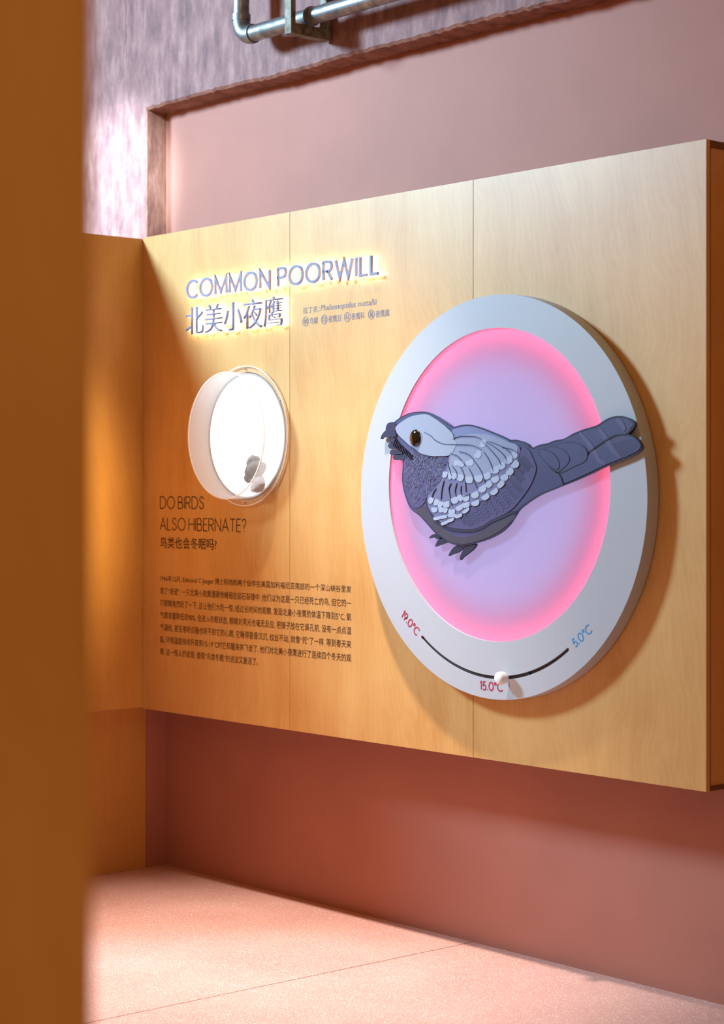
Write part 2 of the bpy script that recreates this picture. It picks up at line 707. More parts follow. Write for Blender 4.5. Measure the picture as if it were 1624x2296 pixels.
_bowl = [(0, 1), (0.33, 1)] + _arc(0.33, 0.74, 0.27, 0.26, 90, -90, 12)[1:] + [(0, 0.48)]
GLYPH = {   # advance width, list of (closed, points)
    'A': (0.78, [(0, [(0, 0), (0.39, 1), (0.78, 0)]), (0, [(0.14, 0.34), (0.64, 0.34)])]),
    'B': (0.62, [(0, [(0, 0), (0, 1)]), (0, [(0, 1), (0.3, 1)] + _arc(0.3, 0.765, 0.25, 0.235, 90, -90, 12)[1:] + [(0, 0.53)]),
                 (0, [(0, 0.53), (0.33, 0.53)] + _arc(0.33, 0.265, 0.29, 0.265, 90, -90, 12)[1:] + [(0, 0)])]),
    'C': (0.86, [(0, _arc(0.5, 0.5, 0.5, 0.5, 46, 314, 30))]),
    'D': (0.78, [(1, [(0, 0), (0, 1), (0.28, 1)] + _arc(0.28, 0.5, 0.5, 0.5, 90, -90, 20)[1:])]),
    'E': (0.5, [(0, [(0.5, 1), (0, 1), (0, 0), (0.5, 0)]), (0, [(0, 0.52), (0.45, 0.52)])]),
    'H': (0.7, [(0, [(0, 0), (0, 1)]), (0, [(0.7, 0), (0.7, 1)]), (0, [(0, 0.52), (0.7, 0.52)])]),
    'I': (0.0, [(0, [(0, 0), (0, 1)])]),
    'L': (0.48, [(0, [(0, 1), (0, 0), (0.48, 0)])]),
    'M': (0.92, [(0, [(0, 0), (0, 1), (0.46, 0.12), (0.92, 1), (0.92, 0)])]),
    'N': (0.74, [(0, [(0, 0), (0, 1), (0.74, 0), (0.74, 1)])]),
    'O': (1.0, [(1, _arc(0.5, 0.5, 0.5, 0.5, 0, 351, 39))]),
    'P': (0.6, [(0, [(0, 0), (0, 1)]), (0, _bowl)]),
    'R': (0.62, [(0, [(0, 0), (0, 1)]), (0, _bowl), (0, [(0.3, 0.48), (0.62, 0)])]),
    'S': (0.56, [(0, catmull([(0.53, 0.80), (0.43, 0.95), (0.28, 1.0), (0.12, 0.94), (0.05, 0.78), (0.12, 0.62), (0.29, 0.53), (0.46, 0.44), (0.55, 0.27), (0.47, 0.07), (0.29, 0), (0.11, 0.06), (0.01, 0.21)], 4, False))]),
    'T': (0.64, [(0, [(0, 1), (0.64, 1)]), (0, [(0.32, 1), (0.32, 0)])]),
    'W': (1.2, [(0, [(0, 1), (0.3, 0), (0.6, 0.96), (0.9, 0), (1.2, 1)])]),
    '?': (0.46, [(0, catmull([(0.0, 0.80), (0.07, 0.94), (0.22, 1), (0.40, 0.93), (0.46, 0.76), (0.38, 0.6), (0.26, 0.49), (0.22, 0.36), (0.22, 0.25)], 4, False)), (0, [(0.22, 0.0), (0.22, 0.09)])]),
    '0': (0.74, [(1, _arc(0.37, 0.5, 0.37, 0.5, 0, 351, 39))]),
    '1': (0.22, [(0, [(0.0, 0.86), (0.2, 1), (0.2, 0)])]),
    '5': (0.54, [(0, [(0.48, 1), (0.13, 1), (0.06, 0.55)] + catmull([(0.06, 0.55), (0.28, 0.62), (0.46, 0.53), (0.53, 0.32), (0.44, 0.08), (0.25, 0), (0.03, 0.10)], 4, False)[1:])]),
    '9': (0.56, [(1, _arc(0.28, 0.70, 0.28, 0.30, 0, 348, 29)), (0, [(0.55, 0.64), (0.48, 0.44), (0.22, 0.0)])]),
    '.': (0.06, [(0, [(0.03, 0.0), (0.03, 0.11)])]),
    '°': (0.26, [(1, _arc(0.13, 0.86, 0.13, 0.14, 0, 340, 17))]),
}


def stroke_bm(bm, pts, w, y0, y1, closed):
    n = len(pts)
    P = [Vector(p) for p in pts]
    Lf, Rt = [], []
    for i in range(n):
        d0 = P[i] - P[i - 1] if (closed or i > 0) else P[1] - P[0]
        d1 = P[(i + 1) % n] - P[i] if (closed or i < n - 1) else P[-1] - P[-2]
        d0, d1 = d0.normalized(), d1.normalized()
        n0, n1 = Vector((-d0.y, d0.x)), Vector((-d1.y, d1.x))
        mm = n0 + n1
        if mm.length < 1e-6:
            mm = n0
        mm.normalize()
        k = min(1 / max(0.35, mm.dot(n0)), 2.6)
        Lf.append(P[i] + mm * (w / 2 * k))
        Rt.append(P[i] - mm * (w / 2 * k))
    a = [[bm.verts.new((q.x, y, q.y)) for q in side] for side, y in ((Lf, y0), (Rt, y0), (Rt, y1), (Lf, y1))]
    rng = n if closed else n - 1
    for k in range(4):
        A, B = a[k], a[(k + 1) % 4]
        for i in range(rng):
            j = (i + 1) % n
            bm.faces.new([A[i], A[j], B[j], B[i]])
    if not closed:
        bm.faces.new([q[0] for q in a])
        bm.faces.new([q[-1] for q in reversed(a)])


def stroke_layout(body, track=0.20, space=0.5):
    out, x = [], 0.0
    for ch in body:
        if ch == ' ':
            x += space - track
            continue
        adv, strokes = GLYPH[ch]
        out.append((ch, x, strokes))
        x += adv + track
    return out, x - track


def stroke_words(name, body, place, w, y, t, material, parent, track=0.20):
    """one mesh for every word; place(u, v) maps 0..1 of the whole line to X,Z"""
    lay, total = stroke_layout(body, track)
    words_, cur, k = [], [], 0
    for ch in body:
        if ch == ' ':
            words_.append(cur)
            cur = []
        else:
            cur.append(lay[k])
            k += 1
    words_.append(cur)
    for wd_ in words_:
        bm = bmesh.new()
        for (ch, x, strokes) in wd_:
            for closed, pts in strokes:
                stroke_bm(bm, [place((x + p[0]) / total, p[1]) for p in pts], w, y - t, y - 0.0001, closed)
        from_bm(name, bm, material, parent)


# =================================================================== STRUCTURE
WALL_Y = 0.20          # pink wall face
FRAME_Y = 0.11         # concrete beam / column face
COL_X = -0.137         # right edge of the concrete column
BEAM_Z = 2.855
PZ0 = PY(318, 1588).z  # panel bottom
PZ1 = PY(322, 533).z   # panel top
PX1 = PY(1584, 1040).x # panel right edge

fl = empty('floor', (3, -3, 0))
struct(fl, 'speckled pink terrazzo floor of two slabs below the exhibit wall', 'floor')
box('floor_bed', (-4, -8, -0.14), (9, 0.42, -0.05), M['joint'], fl)
seam = PY(1060, 2112, WALL_Y).x
for (xa, xb) in ((-4, seam - 0.0024), (seam + 0.0024, 9)):
    box('floor_slab', (xa, -8, -0.05), (xb, 0.42, 0.0), M['terrazzo'], fl, bevel=0.001, segs=1)

wb = box('wall_back', (COL_X, WALL_Y, 0.0), (9, 0.42, BEAM_Z), M['pink'])
struct(wb, 'smooth salmon pink wall behind and below the wooden exhibit panel', 'wall')


def rough_edge_prism(name, along, n, prof, jit, material, seed):
    """prism along X or Z with a chipped edge; prof(i, t) -> ring of points"""
    rnd = random.Random(seed)
    bm = bmesh.new()
    rings = []
    for i in range(n + 1):
        rings.append([bm.verts.new(p) for p in prof(i / n, rnd)])
    k = len(rings[0])
    for A, B in zip(rings, rings[1:]):
        for j in range(k):
            bm.faces.new([A[j], A[(j + 1) % k], B[(j + 1) % k], B[j]])
    bm.faces.new(rings[0])
    bm.faces.new(list(reversed(rings[-1])))
    return from_bm(name, bm, material)


def beam_prof(t, rnd):
    x = COL_X + t * (9 - COL_X)
    a = rnd.uniform(-0.003, 0.004) + 0.004 * math.sin(x * 7) * math.sin(x * 2.3)
    b = rnd.uniform(-0.003, 0.003)
    return [(x, FRAME_Y, 4.3), (x, FRAME_Y, BEAM_Z + 0.012 + a), (x, FRAME_Y + 0.008, BEAM_Z + 0.002 + a),
            (x, WALL_Y - 0.004, BEAM_Z - 0.004 + b), (x, WALL_Y + 0.02, BEAM_Z + 0.0005), (x, 0.42, BEAM_Z + 0.0005), (x, 0.42, 4.3)]


bo = rough_edge_prism('concrete_beam', 'x', 420, beam_prof, 0.004, M['concrete'], 3)
struct(bo, 'raw pink stained concrete beam across the top of the wall', 'beam')
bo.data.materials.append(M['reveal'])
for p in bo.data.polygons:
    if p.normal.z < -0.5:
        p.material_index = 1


def col_prof(t, rnd):
    z = t * 4.3
    a = rnd.uniform(-0.0015, 0.0015)
    xr = COL_X - 0.0005
    if z > BEAM_Z:
        xr += 0.0005
        return [(-4, FRAME_Y, z), (xr - 0.005, FRAME_Y, z), (xr - 0.001, FRAME_Y, z), (xr, FRAME_Y, z), (xr, 0.42, z), (-4, 0.42, z)]
    return [(-4, FRAME_Y, z), (xr - 0.005 + a, FRAME_Y, z), (xr - 0.001 + a, FRAME_Y + 0.004, z), (xr, FRAME_Y + 0.02, z), (xr, 0.42, z), (-4, 0.42, z)]


co = rough_edge_prism('concrete_column', 'z', 220, col_prof, 0.002, M['concrete'], 5)
struct(co, 'pale concrete column face at the left end of the wall', 'column')
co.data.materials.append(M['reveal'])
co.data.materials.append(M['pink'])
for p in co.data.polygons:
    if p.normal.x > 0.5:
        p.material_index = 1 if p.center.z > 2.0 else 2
rnd = random.Random(21)
bm = bmesh.new()
ribbon_bm(bm, [XZ(281 + rnd.uniform(-1.5, 1.5) + i * 0.12, -20 + i * 7, FRAME_Y) for i in range(23)], 0.004, FRAME_Y - 0.0012, FRAME_Y + 0.002)
from_bm('crack', bm, M['reveal'], co)

# =================================================================== SIDE PANELS (left return)
sp = empty('side_panel', (-0.14, -0.9, 0),
           'tall orange birch plywood return panel meeting the exhibit panel at its left corner', 'panel')
box('upper_board', (-0.277, -1.5, PZ0 + 0.004), (-0.002, FRAME_Y - 0.004, PZ1 - 0.004), M['birch_side'], sp, bevel=0.0015, segs=1)
box('lower_board', (-0.277, -1.5, 0.0005), (COL_X + 0.001, FRAME_Y - 0.004, PZ0 + 0.002), M['birch_side'], sp)
box('plinth_gap', (-0.27, -1.49, PZ0 + 0.0022), (COL_X - 0.02, FRAME_Y - 0.006, PZ0 + 0.0038), M['joint'], sp)

# =================================================================== EXHIBIT PANEL
DISC = PY(1105.5, 1114.5, -0.05)
DX, DZ = DISC.x, DISC.z
R_OUT = 0.592
IN = PY(1104, 1087, -0.05)
IX, IZ = DX, IN.z
R_IN = 0.459
CASE = PY(552, 977.5, 0)
CX, CZ = CASE.x, CASE.z

panel = empty('exhibit_panel', (PX1 / 2, 0.1, PZ0),
              'wide birch plywood exhibit panel on the pink wall with printed heading and paragraph', 'panel')
TH = 0.015
s1 = PY(650, 1000).x
s2 = PY(1061.5, 400).x
cuts = [0.0, s1, s2, PX1]
hole_d = circle(DX, DZ, 0.552, 128)
hole_c = circle(CX, CZ, 0.219, 96)


def board_loops(x0, x1):
    """front board from x0 to x1 with the parts of the round openings cut out"""
    z0, z1 = PZ0, PZ1
    loops_out, holes = [(x0, z0), (x1, z0), (x1, z1), (x0, z1)], []
    right = []
    left = []
    for (cx, cz, r) in ((DX, DZ, 0.552), (CX, CZ, 0.219)):
        if cx - r > x0 and cx + r < x1:
            holes.append(circle(cx, cz, r, 128))
        else:
            if cx - r < x1 < cx + r:      # bites into the right edge
                h = math.sqrt(r * r - (x1 - cx) ** 2)
                a = math.atan2(-h, x1 - cx)
                b = math.atan2(h, x1 - cx)
                right.append([(cx + r * math.cos(t), cz + r * math.sin(t)) for t in [a - (a - b + 2 * math.pi) * i / 60 for i in range(61)]])
            if cx - r < x0 < cx + r:
                h = math.sqrt(r * r - (x0 - cx) ** 2)
                a = math.atan2(h, x0 - cx)
                b = math.atan2(-h, x0 - cx)
                left.append([(cx + r * math.cos(t), cz + r * math.sin(t)) for t in [a + (b - a) * i / 60 for i in range(61)]])
    out = [(x0, z0), (x1, z0)]
    for bite in right:
        out += bite
    out += [(x1, z1), (x0, z1)]
    for bite in left:
        out += bite
    return out, holes


for i, mk in enumerate(('birch_a', 'birch_b', 'birch_c')):
    x0 = cuts[i] + (0.0012 if i else 0.0)
    x1 = cuts[i + 1] - (0.0012 if i < 2 else 0.0)
    out, holes = board_loops(x0, x1)
    plate('front_board', out, 0.0, TH, M[mk], panel, holes)
# carcass behind the boards
box('top_board', (0.0, TH + 0.001, PZ1 - 0.018), (PX1 - 0.001, WALL_Y - 0.001, PZ1), M['birch_edge'], panel)
box('bottom_board', (0.0, TH + 0.001, PZ0), (PX1 - 0.001, WALL_Y - 0.001, PZ0 + 0.012), M['birch_edge'], panel)
box('side_board', (PX1 - 0.022, TH + 0.012, PZ0 + 0.0125), (PX1 - 0.006, WALL_Y - 0.001, PZ1 - 0.0185), M['birch_side'], panel)
box('side_board_lip', (PX1 - 0.02, TH + 0.0005, PZ0 + 0.0125), (PX1 - 0.010, TH + 0.0118, PZ1 - 0.0185), M['birch_edge'], panel)
for sx in (s1, s2):
    box('batten', (sx - 0.03, TH + 0.002, PZ1 - 0.25), (sx + 0.03, TH + 0.03, PZ1 - 0.02), M['birch_edge'], panel)
    box('batten', (sx - 0.03, TH + 0.002, PZ0 + 0.014), (sx + 0.03, TH + 0.03, PZ0 + 0.22), M['birch_edge'], panel)

# ---- printed writing on the panel

def line_px(name, body, left_top, left_bot, right_x, material, parent, y=0.0, **kw):
    a = PY(left_top[0], left_top[1], y)
    b = PY(left_bot[0], left_bot[1], y)
    x1 = PY(right_x, 1105, y).x
    return text_fit(name, body, a.x, x1, b.z, a.z, y, material, parent, **kw)


def heading_px(body, left_top, left_bot, right_x):
    a = PY(*left_top)
    b = PY(*left_bot)
    x1 = PY(right_x, 1105).x
    hw_ = 0.0019
    stroke_words('heading_word', body, lambda u, v: (a.x + hw_ + u * (x1 - a.x - 2 * hw_), b.z + hw_ + v * (a.z - b.z - 2 * hw_)), 0.0038, 0.0, 0.0007, M['ink'], panel, 0.21)


heading_px('DO BIRDS', (359, 1112.5), (359, 1141), 457.5)
heading_px('ALSO HIBERNATE?', (359, 1160), (359, 1189), 552.5)
line_px('heading_line', '鸟类也会冬眠吗?', (359, 1203.5), (359, 1229), 486, M['ink'], panel, offset=0.008)

body = ['1946年12月, Edmond C·Jaeger 博士和他的两个伙伴在美国加利福尼亚南部的一个深山峡谷里发',
        '现了“奇迹”: 一只北美小夜鹰僵硬地蜷缩在岩石裂缝中, 他们以为这是一只已经死亡的鸟, 但它的一',
        '只眼睛竟然眨了一下, 这让他们大吃一惊, 经过长时间的观察, 发现北美小夜鹰的体温下降到5°C, 氧',
        '气需求量降低到90%, 会进入冬眠状态, 眼睛对亮光也毫无反应, 把镜子放在它鼻孔前, 没有一点点湿',
        '气凝结, 甚至用听诊器也听不到它的心跳, 它睡得昏昏沉沉, 纹丝不动, 就像“死”了一样, 等到春天来',
        '临, 环境温度持续升高到15-19°C时它却醒来并飞走了, 他们对北美小夜鹰进行了连续四个冬天的观',
        '察, 这一惊人的发现, 使得“鸟类冬眠”的说法又复活了。']
xa = PY(359.5, 1105).x
xb = PY(788, 1105).x
xc = PY(579, 1105).x
zc0 = PY(359, 1297).z
for i, t in enumerate(body):
    z = zc0 - i * 0.0441
    text_fit('paragraph_line', t, xa, xc if i == 6 else xb, z - 0.0135, z + 0.0125, 0.0, M['ink'], panel, res=2)

# small taxonomy print beside the title
line_px('taxonomy_line', '拉丁名：', (680, 689), (680, 703.5), 717, M['ink_grey'], panel)
line_px('taxonomy_line', 'Phalaenoptilus nuttallii', (719, 684), (719, 701), 845.5, M['ink_grey'], panel, shear=0.22)


def tx(zx, zy):
    return (660 + zx / 7.06, 660 + zy / 7.06)


for (c, cc, t, ta, tb) in (('纲', (180, 430), '鸟纲', 245, 370), ('目', (475, 398), '夜鹰目', 540, 740),
                           ('科', (840, 358), '夜鹰科', 905, 1115), ('属', (1220, 318), '夜鹰属', 1290, 1505)):
    q = XZ(*tx(*cc))
    r = 0.0158
    plate('circled_mark', circle(q[0], q[1], r, 32), -0.0006, -0.0001, M['ink_grey'], panel, holes=[circle(q[0], q[1], r - 0.0022, 32)])
    text_fit('circled_mark', c, q[0] - 0.0095, q[0] + 0.0095, q[1] - 0.0095, q[1] + 0.0095, 0, M['ink_grey'], panel)
    xq0 = PY(tx(ta, 0)[0], 1105).x
    xq1 = PY(tx(tb, 0)[0], 1105).x
    text_fit('taxonomy_line', t, xq0, xq1, q[1] - 0.0115, q[1] + 0.0115, 0, M['ink_grey'], panel)


# =================================================================== TITLE SIGN (halo lit letters)
def letter_row(root, body, left_top, left_bot, right_x, offset):
    yf = -0.021
    a = PY(left_top[0], left_top[1], yf)
    b = PY(left_bot[0], left_bot[1], yf)
    x0, x1, z0, z1 = a.x, PY(right_x, 1105, yf).x, b.z, a.z
    # advance of every letter from the whole line
    whole = text_mesh(body, offset)
    A, B, C, D = bounds(whole)
    bpy.data.meshes.remove(whole)
    for k, ch in enumerate(body):
        if ch == ' ':
            continue
        upto = text_mesh(body[:k + 1], offset)
        right = bounds(upto)[1]
        bpy.data.meshes.remove(upto)
        me = text_mesh(ch, offset, 0.0, 4)
        la, lb, lc, ld = bounds(me)
        sh = right - lb
        for y0, y1, nm, mk in ((yf, yf + 0.008, 'letter', 'letter'),):
            bm = bmesh.new()
            bm.from_mesh(me)
            for v in bm.verts:
                v.co = Vector((x0 + (v.co.x + sh - A) / (B - A) * (x1 - x0), y0, z0 + (v.co.y - C) / (D - C) * (z1 - z0)))
            bmesh.ops.remove_doubles(bm, verts=bm.verts, dist=1e-6)
            flat = bm.copy()
            ret = bmesh.ops.extrude_face_region(bm, geom=bm.faces[:])
            for g in ret['geom']:
                if isinstance(g, bmesh.types.BMVert):
                    g.co.y = y1
            o = from_bm(nm, bm, M[mk], root)
        for v in flat.verts:
            v.co.y = yf + 0.0086
        f = bpy.data.meshes.new('backlight')
        for fc in flat.faces:
            if fc.normal.y < 0:
                fc.normal_flip()
        flat.to_mesh(f)
        flat.free()
        bl = link('backlight', f, M['led_warm'])
        bl.parent = o
        bl.matrix_parent_inverse = o.matrix_world.inverted()
        bl['label'] = 'warm white light on the back of the letter'
        bpy.data.meshes.remove(me)


tl = empty('title_sign', (PY(420, 650).x, 0, PY(420, 740).z),
           'raised grey letters with a warm white halo spelling the bird name', 'sign')

lay, total = stroke_layout('COMMON POORWILL', 0.27, 0.66)
_y = -0.021
_a, _b, _x1 = PY(417, 629, _y), PY(417, 671, _y), PY(848, 1105, _y).x
for (ch, x, strokes) in lay:
    for nm, y0, y1, mk in (('letter', _y, _y + 0.008, 'letter'), ('backlight', _y + 0.0083, _y + 0.0092, 'led_warm')):
        bm = bmesh.new()
        for closed, pts in strokes:
            stroke_bm(bm, [(_a.x + 0.004 + (x + p[0]) / total * (_x1 - _a.x - 0.008), _b.z + 0.004 + p[1] * (_a.z - _b.z - 0.008)) for p in pts], 0.0086 if nm == 'letter' else 0.0068, y0, y1, closed)
        if nm == 'letter':
            lo = from_bm(nm, bm, M[mk], tl)
        else:
            bl = from_bm(nm, bm, M[mk])
            bl.parent = lo
            bl.matrix_parent_inverse = lo.matrix_world.inverted()
            bl['label'] = 'warm white light on the back of the letter'
letter_row(tl, '北美小夜鹰', (416, 689), (416, 752), 632, -0.004)

# =================================================================== ROUND DISPLAY CASE
case = empty('display_case', (CX, 0, CZ - 0.24),
             'round frosted acrylic display case with glowing white back set in the panel', 'display case')
P_CASE = 0.088
tube_wall('light_box_wall', CX, CZ, 0.209, 0.215, 0.0, 0.045, M['white'], case)
plate('light_box', circle(CX, CZ, 0.2085, 96), 0.001, 0.007, M['led_white'], case)
tube_wall('drum_wall', CX, CZ, 0.2125, 0.2165, -P_CASE, -0.0005, M['acrylic'], case)
tube_wall('drum_rim', CX, CZ, 0.2128, 0.2172, -P_CASE - 0.0025, -P_CASE - 0.0002, M['acrylic_edge'], case)
plate('front_pane', circle(CX, CZ, 0.212, 96), -P_CASE + 0.0005, -P_CASE + 0.003, M['acrylic_clear'], case)
tube_wall('flange', CX, CZ, 0.2175, 0.238, -0.010, -0.0068, M['acrylic_clear'], case)
tube_wall('flange_edge', CX, CZ, 0.2382, 0.2412, -0.010, -0.0066, M['acrylic_edge'], case)
for k in range(6):
    a = math.radians(90 + 60 * k)
    bm = bmesh.new()
    sweep_bm(bm, [(CX + 0.229 * math.cos(a), -0.0125, CZ + 0.229 * math.sin(a)), (CX + 0.229 * math.cos(a), -0.0001, CZ + 0.229 * math.sin(a))], 0.0028, 10)
    from_bm('pin', bm, M['steel'], case)


def lump(name, c, r, material, parent, seed, squash=(1, 1, 1)):
    rnd = random.Random(seed)
    bm = bmesh.new()
    bmesh.ops.create_icosphere(bm, subdivisions=3, radius=1.0)
    ph = [rnd.uniform(0, 6) for _ in range(9)]
    for v in bm.verts:
        n = v.co.normalized()
        d = 1 + 0.13 * math.sin(4 * n.x + ph[0]) * math.sin(5 * n.z + ph[1]) + 0.08 * math.sin(9 * n.y + ph[2] + 4 * n.x) + 0.05 * math.sin(14 * n.z + ph[3]) * math.sin(13 * n.x + ph[4]) + rnd.uniform(-0.03, 0.03)
        v.co = Vector((c[0] + n.x * r * d * squash[0], c[1] + n.y * r * d * squash[1], c[2] + n.z * r * d * squash[2]))
    return from_bm(name, bm, material, parent, smooth=True)


ys = -0.035
sx0, sz0 = XZ(572, 1052, ys)
spec = empty('stone_specimen', (sx0, ys, CZ - 0.21),
             'small mottled grey lump on a pale stone inside the round display case', 'specimen')
for i, (px, py, r, sq) in enumerate(((570, 1036, 0.026, (1.0, 0.9, 0.9)), (574, 1050, 0.034, (1.05, 0.9, 0.95)), (566, 1058, 0.026, (1, .9, 1)),
                                     (558, 1072, 0.016, (1.0, 0.9, 1.1)), (569, 1076, 0.015, (1.2, 0.9, 0.8)))):
    q = XZ(px, py, ys)
    lump('mottled_lump', (q[0], ys, q[1]), r, M['stone'], spec, 10 + i, sq)
for i, (px, py, r, sq) in enumerate(((583, 1085, 0.019, (0.9, 0.9, 1.1)), (580, 1102, 0.024, (1.0, 0.9, 1.2)), (576, 1114, 0.020, (1.3, 1, 0.7)))):
    q = XZ(px, py, ys)
    lump('pale_stone', (q[0], ys, max(q[1], CZ - 0.197 + r * sq[2] * 1.2)), r, M['stone_pale'], spec, 30 + i, sq)

# =================================================================== BIG ROUND DIAL
YF = -0.05
dial = empty('temperature_dial', (DX, -0.02, DZ - R_OUT),
             'large round white dial with pink lit recess and a temperature slider', 'dial')
n = 160
slot_pts = [XZ(860 + a / 3.007, 1340 + b / 3.007, YF) for a, b in ((262, 267), (620, 515), (1243, 350))]


def circ3(p, q, r):
    ax, ay = p
    bx, by = q
    cx, cy = r
    d = 2 * (ax * (by - cy) + bx * (cy - ay) + cx * (ay - by))
    ux = ((ax * ax + ay * ay) * (by - cy) + (bx * bx + by * by) * (cy - ay) + (cx * cx + cy * cy) * (ay - by)) / d
    uy = ((ax * ax + ay * ay) * (cx - bx) + (bx * bx + by * by) * (ax - cx) + (cx * cx + cy * cy) * (bx - ax)) / d
    return ux, uy, math.hypot(ax - ux, ay - uy)


SX, SZ, SR = circ3(*slot_pts)
a0 = math.atan2(slot_pts[0][1] - SZ, slot_pts[0][0] - SX)
a1 = math.atan2(slot_pts[2][1] - SZ, slot_pts[2][0] - SX)
print('slot circle', SX - DX, SZ - DZ, SR, math.degrees(a0), math.degrees(a1))
hw = 0.0052


def slot_loop(hw):
    m = 48
    o = []
    for i in range(m + 1):
        t = a0 + (a1 - a0) * i / m
        o.append((SX + (SR + hw) * math.cos(t), SZ + (SR + hw) * math.sin(t)))
    for i in range(1, 6):                     # round end
        t = a1 + math.pi * i / 6
        o.append((SX + SR * math.cos(a1) + hw * math.cos(t), SZ + SR * math.sin(a1) + hw * math.sin(t)))
    for i in range(m + 1):
        t = a1 + (a0 - a1) * i / m
        o.append((SX + (SR - hw) * math.cos(t), SZ + (SR - hw) * math.sin(t)))
    for i in range(1, 6):
        t = a0 + math.pi + math.pi * i / 6
        o.append((SX + SR * math.cos(a0) + hw * math.cos(t), SZ + SR * math.sin(a0) + hw * math.sin(t)))
    return o


face = plate('ring_face', circle(DX, DZ, R_OUT, n), YF, YF + 0.006, M['white'], dial, holes=[circle(IX, IZ, R_IN, n), slot_loop(hw)])
tube_wall('ring_side', DX, DZ, R_OUT - 0.008, R_OUT, YF + 0.0062, -0.0045, M['white'], dial, n)
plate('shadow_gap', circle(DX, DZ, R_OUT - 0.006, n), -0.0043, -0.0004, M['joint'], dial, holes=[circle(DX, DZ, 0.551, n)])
plate('slot_track', slot_loop(hw + 0.004), YF + 0.0065, YF + 0.0105, M['slot'], dial)
tube_wall('recess_wall', DX, DZ, 0.543, 0.549, YF + 0.0062, 0.0165, M['white_matt'], dial, n)
plate('recess_back', circle(DX, DZ, 0.5425, n), 0.0125, 0.0162, M['white_matt'], dial)
plate('opal_sheet', circle(IX, IZ, R_IN + 0.012, n), YF + 0.0066, YF + 0.0096, M['opal'], dial)['label'] = 'opal sheet glowing pink towards its edge'
led = torus('light_ring', IX, YF + 0.034, IZ, R_IN + 0.008, 0.006, M['led_pink'], dial)
plate('added_glow_panel', circle(IX, IZ, 0.37, 96), 0.0085, 0.0122, M['glow_lavender'], dial)['label'] = 'lavender glow panel added behind the opal sheet'  # glowing disc added to turn the middle of the sheet lavender
led['label'] = 'pink light ring behind the opal sheet'
# reference tick in the track
tq = XZ(1183.5, 1508, YF)
ta_ = math.atan2(tq[1] - SZ, tq[0] - SX)
bm = bmesh.new()
ribbon_bm(bm, [(SX + (SR - 0.005) * math.cos(ta_), SZ + (SR - 0.005) * math.sin(ta_)), (SX + (SR + 0.005) * math.cos(ta_), SZ + (SR + 0.005) * math.sin(ta_))], 0.005, YF + 0.001, YF + 0.0062)
from_bm('track_tick', bm, M['b_edge'], dial)
# slider knob
kq = XZ(1139, 1516, YF)
ka = math.atan2(kq[1] - SZ, kq[0] - SX)
KX, KZ = SX + SR * math.cos(ka), SZ + SR * math.sin(ka)
bm = bmesh.new()
prof = [(0.004, 0.0), (0.0045, -0.012), (0.012, -0.014), (0.0165, -0.017), (0.0185, -0.022), (0.019, -0.034), (0.0178, -0.040), (0.0145, -0.0435), (0.008, -0.045), (0.0001, -0.0455)]
rows = [[bm.verts.new((KX + r * math.cos(2 * math.pi * i / 40), YF + 0.002 + y, KZ + r * math.sin(2 * math.pi * i / 40))) for i in range(40)] for r, y in prof]
for A, B in zip(rows, rows[1:]):
    for i in range(40):
        bm.faces.new([A[i], A[(i + 1) % 40], B[(i + 1) % 40], B[i]])
bm.faces.new(rows[0])
kn = from_bm('slider_knob', bm, M['knob'], dial, smooth=True)
kn['label'] = 'small white round slider knob'


def c6(a, b):
    return XZ(860 + a / 3.007, 1340 + b / 3.007, YF)


def mark(body, p0, p1, h, mk):
    p0, p1 = Vector(p0), Vector(p1)
    t = p1 - p0
    nn = Vector((-t.y, t.x)).normalized()

    def place(u, v):
        q = p0 + t * u + nn * h * (v - 0.5)
        return (q.x, q.y)
    stroke_words('temperature_mark', body, place, 0.0038, YF, 0.0007, M[mk], dial, 0.24)


mark('19.0°C', c6(130, 105), c6(235, 238), 0.0235, 'ink_red')
mark('15.0°C', c6(653, 592), c6(804, 604), 0.0235, 'ink_red')
mark('5.0°C', c6(1283, 312), c6(1396, 203), 0.0235, 'ink_blue')

# =================================================================== BIRD CUT-OUT
YB = -0.0625           # front face of the base plate
BASE_T = 0.012


def c4(p, y=YB):
    return XZ(840 + p[0] / 5.075, 900 + p[1] / 5.075, y)


def c5(p, y=YB):
    return XZ(1140 + p[0] / 4.776, 900 + p[1] / 4.776, y)


def c9(p, y=YB):        # zoom 940..1240 x 930..1220, scale 5.413
    return XZ(940 + p[0] / 5.413, 930 + p[1] / 5.413, y)


bird = empty('bird_cutout', (c4((980, 1635))[0], YB, c4((980, 1635))[1]),
             'flat grey blue bird cut-out with layered feathers mounted across the pink dial', 'bird figure')

top = [c4(p) for p in ((225, 238), (300, 182), (400, 136), (500, 121), (590, 123), (680, 160), (770, 213), (840, 260), (900, 295), (960, 280), (1040, 268), (1120, 275),
                       (1220, 305), (1330, 350), (1440, 395), (1540, 445))]
bump = [c5(p) for p in ((80, 415), (150, 432), (205, 462), (228, 492))]
tail_u = [c5(p) for p in ((275, 500), (340, 470), (420, 455), (500, 425), (600, 405), (700, 350), (800, 310), (900, 280), (960, 258), (1010, 225), (1080, 185), (1150, 166), (1230, 166),
                          (1295, 187), (1338, 218), (1350, 245), (1330, 292), (1272, 352))]
tail_l = [c5(p) for p in ((1320, 368), (1370, 403), (1410, 448), (1427, 490), (1402, 530), (1340, 570), (1250, 612), (1060, 687), (880, 772), (700, 852), (560, 907), (400, 972), (340, 997),
                          (240, 1057), (150, 1122), (100, 1167), (60, 1230), (0, 1320))]
